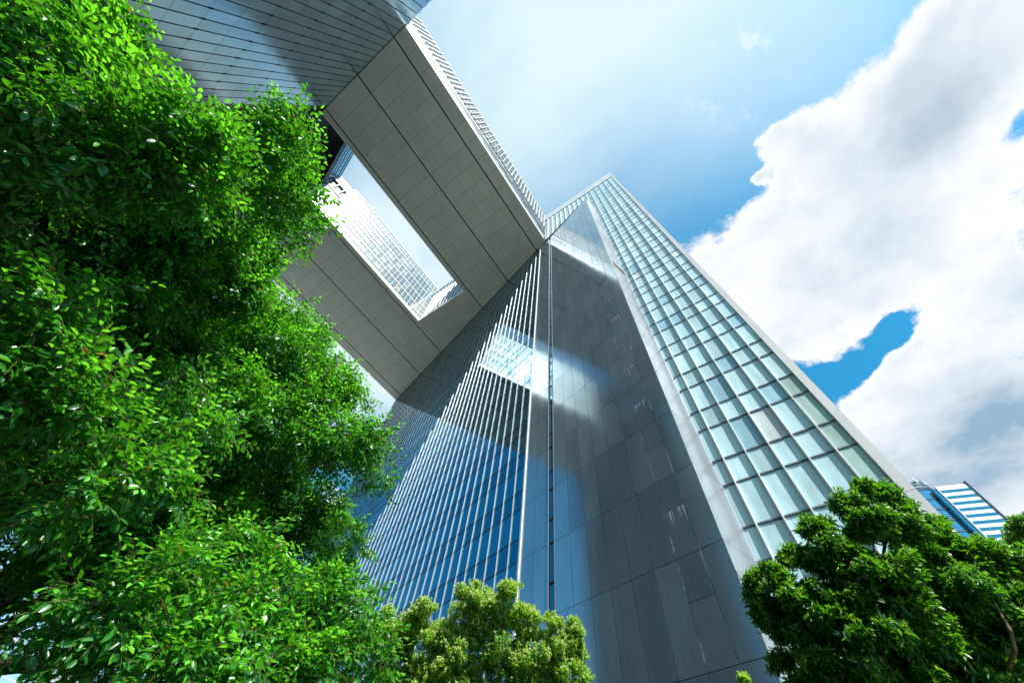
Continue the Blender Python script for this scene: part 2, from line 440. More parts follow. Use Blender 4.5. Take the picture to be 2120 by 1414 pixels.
WW.box(b, 8.97, 11.14, zb, 69.95, -.2, -.055)
b.build('cladding_backing', M['black'], TW)
# return face of the wedge
rx, ry = 16.66 - 14.55, 1.33 - 1.91
rl = math.hypot(rx, ry)
RW = Wall((14.55, 1.91), (rx / rl, ry / rl), (ry / rl, -rx / rl))
b = MB()
for i in range(len(ZJ) - 1):
    z0, z1 = ZJ[i], ZJ[i + 1]
    RW.box(b, .0, rl, z0 + .012, z1 - .012, -.05, 0, 0, (rnd.gauss(0, .004), rnd.gauss(0, .002)))
b.build('return_panel', M['clad_return'], TW)
b = MB(); RW.box(b, .02, rl, zb, 69.9, -.25, -.055); b.build('return_backing', M['black'], TW)
# dark slot in the return
b = MB(); RW.box(b, .35, rl - .05, 37.6, 38.9, .0, .012); b.build('louver', M['black'], TW)
# top cap
b = MB(); prism(b, [(14.56, 1.9), (16.66, 1.35), (17.2, 1.4), (17.2, 12.4), (16.75, 11.3)], 69.7, 70.0); b.build('wall_cap', M['grey_metal'], TW)

# slot of glass between the two metal strips
b = MB(); WW.box(b, 8.46, 8.93, zb, 69.95, -.2, -.08); b.build('slot_glass', M['mirror_glass_deep'], TW)
b = MB()
for q in floors(zb, 69.9): WW.box(b, 8.48, 8.91, q - .04, q + .04, -.08, -.05)
for s0 in (8.43, 8.92): WW.box(b, s0, s0 + .045, zb, 69.95, -.12, .035, 1)
b.build('slot_frame', [M['black'], M['grey_metal']], TW)

# curtain walls -----------------------------------------------------
def curtain(W_, parent, s0, s1, z0, z1, first, step, zl, choose, mats, depth=0.0, fin=(.05, .16), fin_mat='white_metal', tr=(.024, .03), tr_mat='dark_metal',
            band=None, individual=0, rank=None, fins_single=False, tilt=.0015, names=('window_pane', 'transom', 'fin'), fin_z=None, fin_lab=None):
    ss = [s0]
    k = first
    while k < s1 - .1:
        if k > s0 + .1: ss.append(k)
        k += step
    ss.append(s1)
    zz = [z0] + zl + [z1]
    cells = []
    for i in range(len(ss) - 1):
        for j in range(len(zz) - 1):
            cells.append((i, j))
    if rank: cells.sort(key=lambda c: rank((ss[c[0]] + ss[c[0] + 1]) / 2, (zz[c[1]] + zz[c[1] + 1]) / 2))
    bulk = MB()
    for n_, (i, j) in enumerate(cells):
        tgt = MB() if n_ < individual else bulk
        ta, tb = rnd.gauss(0, tilt), rnd.gauss(0, tilt)
        mi = choose(i, j, zz[j + 1] - zz[j])
        W_.box(tgt, ss[i] + .004, ss[i + 1] - .004, zz[j] + .004, zz[j + 1] - .004, depth - .03, depth, mi, (ta, tb))
        if n_ < individual:
            tgt.m = [0] * len(tgt.m)
            tgt.build(names[0], mats[mi], parent)
    if bulk.f:
        o = bulk.build(names[0] if not individual else names[0], mats, parent)
        if individual: o['kind'] = 'stuff'
    t_ = MB()
    for q in zl:
        W_.box(t_, s0, s1, q - tr[0], q + tr[0], depth, depth + tr[1])
        if band: W_.box(t_, s0, s1, q + tr[0], q + tr[0] + band[0], depth, depth + band[1], 1)
    if zl: t_.build(names[1], [M[tr_mat], M['grey_metal']], parent)
    fb = MB()
    fz0, fz1 = fin_z or (z0, z1)
    for a in ss[1:-1]:
        tb_ = MB() if fins_single else fb
        W_.box(tb_, a - fin[0], a + fin[0], fz0, fz1, depth, depth + fin[1])
        W_.box(tb_, a - .015, a + .015, fz0, fz1, depth + fin[1], depth + fin[1] + .02, 1)
        if fins_single: tb_.build(names[2], [M[fin_mat], M[fin_mat]], parent)
    if fb.f: fb.build(names[2], [M[fin_mat], M[fin_mat]], parent)
    return ss

pr = random.Random(3)
def ch_F(i, j, h):
    if i == 0 and j < 9: return 2
    r = pr.random()
    if r < .03: return 1
    if r < .10: return 3
    return 0
FM = [M['pane_pale'], M['pane_white'], M['pane_green'], M['pane_blue']]
ZF = floors(2.0, 84.0)
def rankF(a, z): return (a + 1) ** 2 * .1 + abs(z - 13)
curtain(FW, TW, -3.98, 1.36, 2.0, 84.0, -3.20, 1.0, ZF, ch_F, FM, individual=60, rank=rankF, fins_single=True, band=(.07, .02), fin=(.033, .14), tilt=.004)
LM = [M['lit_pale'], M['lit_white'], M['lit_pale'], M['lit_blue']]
ZF2 = floors(69.9, 84.0)
curtain(FW, TW, 1.40, 62.0, 70.0, 84.0, 1.80, 1.0, ZF2, lambda i, j, h: 1 if pr.random() < .35 else 0, FM, band=(.08, .02), fin=(.038, .15), tilt=.004)
# parapet and edge frame
b = MB()
for k in range(8): FW.box(b, -3.975 + 1.947 * k + .012, -3.975 + 1.947 * (k + 1) - .012, 84.0, 88.3, -.25, .12)
b.build('parapet', M['pale_metal'], TW)
b = MB(); zz = [zb] + [3.1 + 6.8 * k for k in range(13)] + [88.3]
zz = [z for z in zz if z <= 88.3]
for i in range(len(zz) - 1): FW.box(b, -4.33, -3.98, zz[i] + .008, zz[i + 1] - .008, -.25, .12)
for i in range(len(zz) - 1): FW.box(b, -4.33, 0, zz[i] + .008, zz[i + 1] - .008, -8, -.26)
b.build('edge_frame', M['pale_metal'], TW)
b = MB(); box(b, 17.2, 48, -3.9, 62, 88.1, 88.2); b.build('roof', M['concrete'], TW)
# mirror glass with fins on the skewed wall
ZW = floors(zb, 69.9, 12.27, 3.43, 1.38)
curtain(WW, TW, 11.20, 62.4, zb, 69.95, 12.30, 1.08, ZW, lambda i, j, h: 2 if (27 < i < 31 or 35 < i < 41) else (0 if h > 1.6 else 1), [M['mirror_glass'], M['mirror_glass_deep'], M['slot_glass']], depth=-.06,  # some far columns darkened, painting in reflected dark bands
        individual=40, rank=lambda a, z: a * .35 + abs(z - 12), fins_single=True, fin=(.019, .06), fin_mat='fin_metal', tr=(.025, .03), tilt=.0009)
b = MB(); WW.box(b, 11.15, 11.28, zb, 69.95, -.06, .09); b.build('end_fin', M['white_metal'], TW)

# ------------------------------------------------------------------ sky bridge
SB = thing('sky_bridge', 'deep bridge with grey panelled underside and oblong opening, joining two towers', 'bridge', wp(-2, 36, 70))
def wx(y): return 14.55 + (y - 1.91) * math.tan(A) + .0
XJ = [-20.75 + 2.86 * k for k in range(0, 22)]
YB = [11.55, 13.80, 21.70, 29.45, 43.62, 51.65, 59.80, 61.9]
strips = []
for i in range(len(YB) - 1):
    y0, y1 = YB[i] + .09, YB[i + 1] - .09
    if i == 0: y0 = 11.55
    if i == 6: y1 = 61.9
    n_ = max(1, round((y1 - y0) / 1.12))
    if i == 3:
        strips += [(29.54, 30.40), (42.62, 43.53)]
        m_ = 11
        for q in range(m_): strips.append((30.40 + (42.62 - 30.40) * q / m_, 30.40 + (42.62 - 30.40) * (q + 1) / m_, 'hole'))
    else:
        for q in range(n_): strips.append((y0 + (y1 - y0) * q / n_, y0 + (y1 - y0) * (q + 1) / n_))
b = MB()
g_ = .017
for st in strips:
    y0, y1 = st[0], st[1]
    xr0, xr1 = wx(y0) - .02, wx(y1) - .02
    xs = list(XJ)
    for i in range(len(xs) - 1):
        a0, a1 = xs[i] + g_, xs[i + 1] - g_
        if len(st) == 3:
            if a0 < 16.55 < a1: a0 = 16.55
            elif a1 < 16.55: continue
        q = [(a0, y0 + g_ * .7), (a1, y0 + g_ * .7), (a1, y1 - g_ * .7), (a0, y1 - g_ * .7)]
        lim = [xr0, xr1]
        if a0 > xr1: continue
        q = [(min(p[0], (xr0 if k in (0, 1) else xr1)), p[1]) for k, p in enumerate(q)]
        if q[1][0] - q[0][0] < .02 and q[2][0] - q[3][0] < .02: continue
        dz = rnd.gauss(0, .004)
        z = 70.0 + dz
        b.hexa([wp(x, y, z) for x, y in q] + [wp(x, y, z + .08) for x, y in q], 0)
b.build('soffit', M['soffit'], SB)
b = MB()
box(b, -20.9, 17.5, 11.6, 30.38, 70.1, 70.6); box(b, 16.58, 22.0, 30.38, 42.64, 70.1, 70.6); box(b, -20.9, 30, 42.66, 61.85, 70.1, 70.6)
box(b, 17.5, 22, 11.9, 30.38, 70.1, 70.6)
b.build('soffit_backing', M['black'], SB)
b = MB()
box(b, -20.9, 16.6, 11.75, 30.3, 70.6, 86.0); box(b, -15.2, 16.6, 42.9, 61.8, 70.6, 86.0)
b.build('bridge_body', M['dark_metal'], SB)
# white fascia along the outer lower edge and round the opening
b = MB()
for k in range(13): box(b, -20.8 + 2.858 * k + .012, -20.8 + 2.858 * (k + 1) - .012, 11.47, 11.55, 69.98, 71.25)
b.build('fascia', M['white_metal'], SB)
b = MB()
box(b, -14.9, 16.5, 42.6, 42.68, 69.98, 71.1); box(b, 16.47, 16.56, 30.45, 42.6, 69.98, 71.1)
box(b, -20.6, 16.5, 30.34, 30.42, 69.98, 71.1)
b.build('fascia', M['white_metal'], SB)
BW = Wall((0, 11.5), (1, 0), (0, -1))
def ch_B(i, j, h):
    r = pr.random()
    if h > 1.6: return 3 if r < .45 else 0
    return 1 if r < .8 else 0
ZB = floors(71.25, 86.3)
curtain(BW, SB, -24.6, 16.68, 71.25, 86.3, -24.0, .93, ZB, ch_B, LM, fin=(.05, .32), fin_z=(76.9, 86.0), tr=(.08, .09), tilt=.004)
b = MB(); box(b, -24.6, 16.6, 11.35, 11.7, 86.3, 86.42); b.build('coping', M['white_metal'], SB)
# inner walls of the opening
HW = Wall((0, 42.62), (1, 0), (0, -1))
def ch_H(i, j, h):
    r = pr.random()
    if h > 1.6: return 3 if r < .55 else (0 if r < .8 else 1)
    return 1
curtain(HW, SB, -11.3, 16.5, 71.1, 86.2, -10.6, 1.0, floors(71.1, 86.2), ch_H, LM, fin=(.035, .06), tr=(.05, .05), tilt=.004)
curtain(HW, SB, -15.0, -11.3, 71.1, 78.6, -14.2, 1.5, floors(71.1, 78.6), lambda i, j, h: 3 if i < 1 else 1, LM, fin=(.03, .05), tr=(.03, .03), tilt=.004)  # leftmost panes darker: the shadow at that end put into their colour
EW = Wall((16.5, 0), (0, 1), (-1, 0))
curtain(EW, SB, 30.4, 42.6, 71.1, 84.0, 31.0, 1.0, floors(71.1, 84), lambda i, j, h: 3 if (j < 4 and i < 8) else 1, FM, fin=(.03, .08), tr=(.03, .03), tilt=.004)
b = MB(); box(b, 16.3, 17.2, 30.4, 42.6, 84.0, 86.2); box(b, -11.35, 16.5, 42.5, 43.0, 86.2, 86.5); box(b, -11.45, -11.2, 42.45, 43.0, 78.6, 86.5)
b.build('parapet', M['white_metal'], SB)

# ------------------------------------------------------------------ left tower
LT = thing('office_tower', 'blue grey metal clad tower with dark channels, behind the fig tree', 'office tower', wp(-40, 20, zb))
LW = Wall((-20.8, 0), (0, 1), (1, 0))
b = MB()
prism(b, [(-60, -16), (-20.95, -16), (-20.95, 62), (-60, 62)], zb, 69.9)
b.build('core_wall', M['dark_metal'], LT)
YG = [17.93 + 1.0925 * k for k in range(-26, 12)]
YG = [y for y in YG if -11.5 < y < 29.7]
ZL = [37.1 - 6.62 * k for k in range(6, -6, -1)]
zj = []
for z in ZL: zj += [z, z + 3.31]
zj = [zb] + [z for z in zj if z > zb + .2]
b = MB(); c = MB(); nbk = MB()
for j in range(len(YG) - 1):
    top = 70.6 if YG[j + 1] < 12.0 else 69.97
    zs = [z for z in zj if z < top - .5] + [top]
    for i in range(len(zs) - 1):
        LW.box(b, YG[j] + .06, YG[j + 1] - .06, zs[i] + .017, zs[i + 1] - .017, -.06, 0, 0, (rnd.gauss(0, .001), rnd.gauss(0, .0007)))
for y in YG:
    for z in ZL:
        if z < top:
            LW.box(nbk, y - .085, y + .085, z + .05, z + .25, -.10, .012)
            LW.box(nbk, y - .085, y + .085, z - .25, z - .05, -.10, .012)
b.build('cladding', M['clad_blue'], LT)
LW.box(c, YG[0], YG[-1], zb, 69.9, -.14, -.07); LW.box(c, YG[0], 11.4, 69.9, 70.5, -.3, -.07); c.build('channel', M['channel'], LT)
nbk.build('bracket', M['black'], LT)
# louvred bay
b = MB()
LW.box(b, 29.75, 62, zb, 69.9, -.25, -.2)
y = 29.8
while y < 61.5:
    LW.box(b, y, y + .05, zb, 69.9, -.2, -.02); y += .27
b.build('louver', M['louver_dark'], LT)
# upper blocks above bridge level
b = MB()
prism(b, [(-60, 11.75), (-20.9, 11.75), (-20.9, 30.3), (-60, 30.3)], 70.05, 86.0)
prism(b, [(-60, 30.3), (-21.2, 30.3), (-18.1, 42.6), (-18.1, 61.8), (-60, 61.8)], 70.05, 76.75)
prism(b, [(-60, 30.3), (-18.15, 30.3), (-15.05, 42.55), (-10.5, 61.7), (-60, 61.7)], 76.8, 85.2)
b.build('core_wall', M['louver_dark'], LT)
SKl = math.hypot(3.1, 12.3)
su = (3.1 / SKl, 12.3 / SKl); sn = (12.3 / SKl, -3.1 / SKl)
S1 = Wall((-21.15, 30.35), su, sn)
b = MB()
for i in range(6): S1.box(b, 12.6 / 6 * i + .01, 12.6 / 6 * (i + 1) - .01, 70.0, 76.7, 0, .06)
b.build('inner_cladding', M['clad_dark'], LT)
S2 = Wall((-18.12, 30.35), su, sn)
b = MB()
for q in range(14): S2.box(b, 0, 19.5, 76.9 + .16 * q, 76.9 + .16 * q + .07, 0, .10)
b.build('louver', M['grey_metal'], LT)
b = MB(); S2.box(b, 0, 12.65, 76.7, 76.85, .0, .16); b.build('soffit_trim', M['black'], LT)
curtain(S2, LT, 0, 19.5, 79.3, 85.2, .8, 1.0, floors(79.3, 85.2), lambda i, j, h: 0, [M['sky_glass']], depth=.03, fin=(.03, .1), fin_mat='sky_glass', tr=(.05, .06), tilt=.003)
# open white frames on the roof step
b = MB()
for z0, z1 in ((78.55, 78.95), (82.2, 82.6)):
    box(b, -15.3, -11.35, 42.45, 42.8, z0, z1)
for x0 in (-15.3, -13.6, -12.2): box(b, x0, x0 + .16, 42.45, 42.8, 78.95, 82.2)
box(b, -15.3, -15.1, 42.8, 45.5, 82.2, 82.6)
b.build('roof_frame', M['white_metal'], LT)

#@@TREES@@
# ------------------------------------------------------------------ trees
def leaf_mat(name, ca, cb, tr, rough=.32, tw=.42, spec=.5):
    m, t, b = new_mat(name)
    g = mnode(t, 'ShaderNodeNewGeometry')
    mx = mnode(t, 'ShaderNodeMix', data_type='RGBA'); t.links.new(g.outputs['Random Per Island'], mx.inputs['Factor'])
    mx.inputs['A'].default_value = (*ca, 1); mx.inputs['B'].default_value = (*cb, 1)
    t.links.new(mx.outputs['Result'], b.inputs['Base Color'])
    b.inputs['Roughness'].default_value = rough; b.inputs['Specular IOR Level'].default_value = spec
    tl = mnode(t, 'ShaderNodeBsdfTranslucent')
    hs = mnode(t, 'ShaderNodeMix', data_type='RGBA'); hs.inputs['A'].default_value = (*tr, 1); hs.inputs['B'].default_value = (tr[0] * 1.5, tr[1] * 1.1, tr[2], 1)
    t.links.new(g.outputs['Random Per Island'], hs.inputs['Factor']); t.links.new(hs.outputs['Result'], tl.inputs['Color'])
    ms = mnode(t, 'ShaderNodeMixShader'); ms.inputs[0].default_value = tw
    t.links.new(b.outputs[0], ms.inputs[1]); t.links.new(tl.outputs[0], ms.inputs[2])
    t.links.new(ms.outputs[0], t.nodes['Material Output'].inputs['Surface'])
    return m
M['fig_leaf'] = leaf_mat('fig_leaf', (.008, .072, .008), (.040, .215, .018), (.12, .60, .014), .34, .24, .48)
M['fig_sunlit'] = leaf_mat('fig_sunlit', (.07, .36, .020), (.15, .54, .040), (.22, .84, .03), .34, .36, .42)  # bright leaf copy; sunlight on the fig put into its colour
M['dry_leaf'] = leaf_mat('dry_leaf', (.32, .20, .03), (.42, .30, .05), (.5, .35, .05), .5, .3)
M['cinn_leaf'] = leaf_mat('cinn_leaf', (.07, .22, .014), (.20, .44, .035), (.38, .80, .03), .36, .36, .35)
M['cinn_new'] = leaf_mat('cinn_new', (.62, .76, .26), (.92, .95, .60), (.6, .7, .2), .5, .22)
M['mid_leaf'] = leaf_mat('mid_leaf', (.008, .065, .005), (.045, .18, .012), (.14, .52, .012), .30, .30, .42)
M['mid_sunlit'] = leaf_mat('mid_sunlit', (.10, .24, .02), (.18, .32, .03), (.26, .6, .03), .4, .35)  # brighter leaf copy; sunlit crown tops put into the colour
M['stem'] = simple('stem', (.14, .12, .04), .7)
M['bark_light'] = simple('bark_light', (.22, .13, .075), .85, var=.35, vscale=9, bump=.8)
M['bark'] = simple('bark', (.035, .024, .015), .85, var=.35, vscale=6, bump=.8)

NR = np.random.default_rng(11)
def leaf_verts(L, Wd, fold=.18, curl=.12, rows=2):
    """leaf along +x, lying in xy, upper side +z"""
    if rows == 2:
        v = np.array([[0, 0, 0], [.30, .42, fold * .42], [.30, 0, 0], [.30, -.42, fold * .42], [.66, .43, fold * .43], [.66, 0, 0], [.66, -.43, fold * .43], [1, 0, 0]], float)
        f = [(0, 2, 1), (0, 3, 2), (1, 2, 5, 4), (2, 3, 6, 5), (4, 5, 7), (5, 6, 7)]
    else:
        v = np.array([[0, 0, 0], [.42, .5, fold * .5], [.42, 0, 0], [.42, -.5, fold * .5], [1, 0, 0]], float)
        f = [(0, 2, 1), (0, 3, 2), (1, 2, 4), (2, 3, 4)]
    v[:, 2] -= curl * v[:, 0] ** 2
    v[:, 0] *= L; v[:, 1] *= Wd; v[:, 2] *= L
    return v, f
def frame(d, up):
    d = d / np.linalg.norm(d); s = np.cross(up, d); s /= (np.linalg.norm(s) + 1e-9); n = np.cross(d, s)
    return np.stack([d, s, n], 1)
class Proto:
    def __init__(s): s.v = []; s.f = []; s.m = []; s.n = 0
    def add(s, v, f, mi):
        s.v.append(v); s.f += [tuple(a + s.n for a in q) for q in f]; s.m += [mi] * len(f); s.n += len(v)
    def done(s):
        s.V = np.concatenate(s.v); s.F = s.f
        s.loops = np.array([i for q in s.f for i in q], np.int64); s.cnt = np.array([len(q) for q in s.f], np.int64); s.M = np.array(s.m, np.int64)
        return s
def stem_geo(p0, p1, r):
    d = p1 - p0; F = frame(d, np.array([.3, .2, 1.])); v = []
    for p, rr in ((p0, r), (p1, r * .6)):
        for k in range(3):
            a = k * 2.094; v.append(p + F[:, 1] * math.cos(a) * rr + F[:, 2] * math.sin(a) * rr)
    return np.array(v), [(0, 1, 4, 3), (1, 2, 5, 4), (2, 0, 3, 5)]
def twig(n, length, L, Wd, rows, bright_tip=2, droop=.9, stems=True, dry=.0):
    """drooping shoot along +x with alternate leaves"""
    p = Proto(); pos = np.zeros(3); d = np.array([1., 0, .15]); step = length / n
    for i in range(n):
        t = (i + 1) / n
        d = d + np.array([0, NR.normal(0, .10), -droop * step / length * 1.0 * t]); d /= np.linalg.norm(d)
        q = pos + d * step
        if stems: p.add(*stem_geo(pos, q, .0022), 2)
        pos = q
        side = 1 if i % 2 else -1
        F = frame(d, np.array([0, 0, 1.]))
        ang = R(NR.uniform(38, 72)) if i < n - 1 else R(8)
        ld = F[:, 0] * math.cos(ang) + F[:, 1] * side * math.sin(ang) + np.array([0, 0, NR.uniform(-.55, .12)])
        s = NR.uniform(.72, 1.12) * (1 - .25 * max(0, t - .7) / .3)
        v, f = leaf_verts(L * s, Wd * s * NR.uniform(.85, 1.1), NR.uniform(.1, .45), NR.uniform(-.05, .3), rows)
        G_ = frame(ld, np.array([NR.normal(0, .35), NR.normal(0, .35), 1.]))
        v = v @ G_.T + pos + ld / np.linalg.norm(ld) * L * .12
        mi = 1 if i >= n - bright_tip else 0
        if dry and NR.random() < dry: mi = 3
        p.add(v, f, mi)
    return p.done()
def rosette(n, L, Wd, rows, cen=3, spread=(35, 95), stem=.12):
    """whorl of leaves round the end of a shoot that points along +x"""
    p = Proto()
    p.add(*stem_geo(np.array([-stem, 0, 0]), np.zeros(3), .003), 2)
    for i in range(n + cen):
        new = i >= n
        az = i * 2.4 + NR.uniform(-.3, .3); th = R(NR.uniform(*spread)) if not new else R(NR.uniform(5, 40))
        ld = np.array([math.cos(th), math.sin(th) * math.cos(az), math.sin(th) * math.sin(az)])
        s = NR.uniform(.7, 1.15) * (.62 if new else 1)
        v, f = leaf_verts(L * s, Wd * s, NR.uniform(.1, .5), NR.uniform(0, .35), rows)
        G_ = frame(ld, np.array([1., NR.normal(0, .3), NR.normal(0, .3)]))
        v = v @ G_.T + np.array([-NR.uniform(0, stem * .8) if not new else 0.01, 0, 0])
        p.add(v, f, 1 if new else 0)
    return p.done()
def scatter(name, protos, pts, dirs, scales, mats, parent, origin, rich_th=.58):
    """one crown mesh from many placed shoots"""
    VV = []; LL = []; CC = []; MM = []; base = 0
    # fresh growth plus painted sunlight: sun-facing shoots use the paler second half of prototypes
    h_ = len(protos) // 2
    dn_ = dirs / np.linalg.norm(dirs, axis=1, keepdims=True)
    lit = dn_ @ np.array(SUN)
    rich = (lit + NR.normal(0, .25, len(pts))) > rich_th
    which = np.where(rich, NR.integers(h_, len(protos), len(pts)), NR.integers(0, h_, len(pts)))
    for k, pr_ in enumerate(protos):
        idx = np.nonzero(which == k)[0]
        if not len(idx): continue
        D = dirs[idx]; up = np.tile(np.array([0, 0, 1.]), (len(idx), 1)) + NR.normal(0, .25, (len(idx), 3))
        D = D / np.linalg.norm(D, axis=1, keepdims=True)
        S_ = np.cross(up, D); S_ /= np.linalg.norm(S_, axis=1, keepdims=True) + 1e-9
        Nn = np.cross(D, S_)
        Rm = np.stack([D, S_, Nn], 2)
        V = np.einsum('nij,vj->nvi', Rm, pr_.V) * scales[idx][:, None, None] + pts[idx][:, None, :]
        nv = len(pr_.V)
        VV.append(V.reshape(-1, 3))
        LL.append((pr_.loops[None, :] + (np.arange(len(idx)) * nv)[:, None] + base).ravel())
        CC.append(np.tile(pr_.cnt, len(idx))); MM.append(np.tile(pr_.M, len(idx)))
        base += nv * len(idx)
    V = np.concatenate(VV) - np.array(origin); Lp = np.concatenate(LL); C = np.concatenate(CC); Mi = np.concatenate(MM)
    me = bpy.data.meshes.new(name)
    me.vertices.add(len(V)); me.vertices.foreach_set('co', V.astype(np.float32).ravel())
    me.loops.add(len(Lp)); me.loops.foreach_set('vertex_index', Lp.astype(np.int32))
    me.polygons.add(len(C)); st = np.concatenate([[0], np.cumsum(C)[:-1]])
    me.polygons.foreach_set('loop_start', st.astype(np.int32))
    for mm in mats: me.materials.append(mm)
    me.polygons.foreach_set('material_index', Mi.astype(np.int32))
    me.update(calc_edges=True)
    o = bpy.data.objects.new(name, me); COL.objects.link(o); o.location = origin
    o.parent = parent; o.location = Vector(origin) - parent.location
    return o
def tube(mb, pts, radii, sides=9, mi=0):
    rings = []
    pts = [np.array(p, float) for p in pts]
    for i, p in enumerate(pts):
        d = pts[min(i + 1, len(pts) - 1)] - pts[max(i - 1, 0)]
        F = frame(d, np.array([.31, .17, .93]) if abs(d[2]) < .9 * np.linalg.norm(d) else np.array([1., .2, 0]))
        ring = []
        for k in range(sides):
            a = 2 * math.pi * k / sides; rr = radii[i] * (1 + .08 * math.sin(3 * a + i))
            q = p + F[:, 1] * math.cos(a) * rr + F[:, 2] * math.sin(a) * rr
            mb.v.append(tuple(q)); ring.append(len(mb.v) - 1)
        rings.append(ring)
    for i in range(len(rings) - 1):
        for k in range(sides):
            k2 = (k + 1) % sides
            mb.f.append((rings[i][k], rings[i][k2], rings[i + 1][k2], rings[i + 1][k])); mb.m.append(mi); mb.uv += [(0, 0)] * 4
def curve_pts(a, b, n=7, sag=.15, wob=.06):
    a = np.array(a, float); b = np.array(b, float); L = np.linalg.norm(b - a); out = []
    for i in range(n + 1):
        t = i / n; p = a + (b - a) * t; p[2] += math.sin(t * math.pi) * sag * L
        if 0 < i < n: p += NR.normal(0, wob * L / 3, 3)
        out.append(p)
    return out
def clumps_world(lst):
    """(px, py, depth, radius in photo px, density)"""
    r = []
    for c in lst:
        p = np.array(at(c[0], c[1], c[2]))
        r.append((p, c[3] * c[2] / FPX * (1 + .25 * (abs(c[0] - 1060) / 1060) ** 2), c[4] if len(c) > 4 else 1.0))
    return r
def shoots(cl, per_m2, shell=(.55, 1.0), outw=1.0, up=.25, ran=.45, flat=.85, sub=10):
    P_ = []; D_ = []
    for c, r, dens in cl:
        n = max(8, int(per_m2 * dens * 4 * math.pi * r * r))
        d = NR.normal(0, 1, (n, 3)); d /= np.linalg.norm(d, axis=1, keepdims=True)
        if sub:
            # most shoots sit on smaller tufts round the clump, the rest fill its inside thinly
            k = sub; cd = NR.normal(0, 1, (k, 3)); cd /= np.linalg.norm(cd, axis=1, keepdims=True)
            cc = c + cd * r * NR.uniform(.55, .80, (k, 1)) * np.array([1, 1, flat])
            sr = r * NR.uniform(.26, .42, k)
            w = NR.integers(0, k, n)
            rr = sr[w] * (shell[0] + (shell[1] - shell[0]) * NR.random(n) ** .6)
            p = cc[w] + d * rr[:, None] * np.array([1, 1, .8])
            inn = NR.random(n) < .16
            p[inn] = c + d[inn] * (r * NR.random(inn.sum()) ** .5 * .75)[:, None]
            P_.append(p)
            D_.append(d * outw * .7 + (p - c) / r * outw * .5 + np.array([0, 0, up]) + NR.normal(0, ran, (n, 3)))
            continue
        # lumpy surface
        ph = NR.uniform(0, 6.28, 3)
        lump = 1 + .16 * np.sin(d[:, 0] * 4 + ph[0]) * np.sin(d[:, 1] * 4.6 + ph[1]) + .10 * np.sin(d[:, 2] * 7 + ph[2])
        rr = r * (shell[0] + (shell[1] - shell[0]) * NR.random(n) ** .6) * lump
        p = c + d * rr[:, None] * np.array([1, 1, flat])
        P_.append(p)
        D_.append(d * outw + np.array([0, 0, up]) + NR.normal(0, ran, (n, 3)))
    return np.concatenate(P_), np.concatenate(D_)

def make_tree(name, label, cat, clumps, base, protos, per_m2, mats, trunk_r, fork_z, limbs=8, group=None, limb_from=0, rich_th=.58, shrink=0.0, **kw):
    base = Vector((base[0], base[1], 0))
    t = thing(name, label, cat, base, group)
    cl = []
    for (c, rr_, d_), src in zip(clumps_world(clumps), clumps):
        k_ = min(1.0, max(.12, (src[2] - 3.2) / 2.4))         # nearer clumps keep their size
        cl.append((c, max(.10, rr_ - shrink * k_), d_))
    P_, D_ = shoots(cl, per_m2, **kw)
    sc = NR.uniform(.8, 1.15, len(P_))
    ok = P_[:, 2] > .4
    scatter('crown', protos, P_[ok], D_[ok], sc[ok], mats, t, tuple(base), rich_th)
    b = MB()
    fork = np.array([base.x + .2, base.y - .15, fork_z])
    tp = curve_pts((base.x, base.y, -.1), fork, 6, 0, .03)
    rad = [trunk_r * (1.35 - .45 * i / 6) for i in range(7)]; rad[0] *= 1.35
    tube(b, tp, rad, 12)
    b.build('trunk', M['bark'], t, origin=(base.x, base.y, 0))
    step = max(1, (len(cl) - limb_from) // limbs)
    for c, r, dn in (cl[limb_from:] if limb_from else cl)[::step]:
        b = MB(); a = tp[int(NR.integers(4, 7))]
        pts = curve_pts(a, c, 7, .10, .10)
        L = np.linalg.norm(np.array(c) - a)
        r0 = min(trunk_r * .55, .03 + L * .02)
        tube(b, pts, [r0 * (1 - .85 * i / 7) for i in range(8)], 7)
        for _ in range(3):
            k = int(NR.integers(3, 7)); e = c + NR.normal(0, r * .5, 3)
            q = curve_pts(pts[k], e, 4, .05, .1); rr = r0 * (1 - .85 * k / 7) * .6
            tube(b, q, [rr * (1 - .8 * i / 4) for i in range(5)], 5)
        b.build('branch', M['bark'], t, origin=(base.x, base.y, 0))
    return t

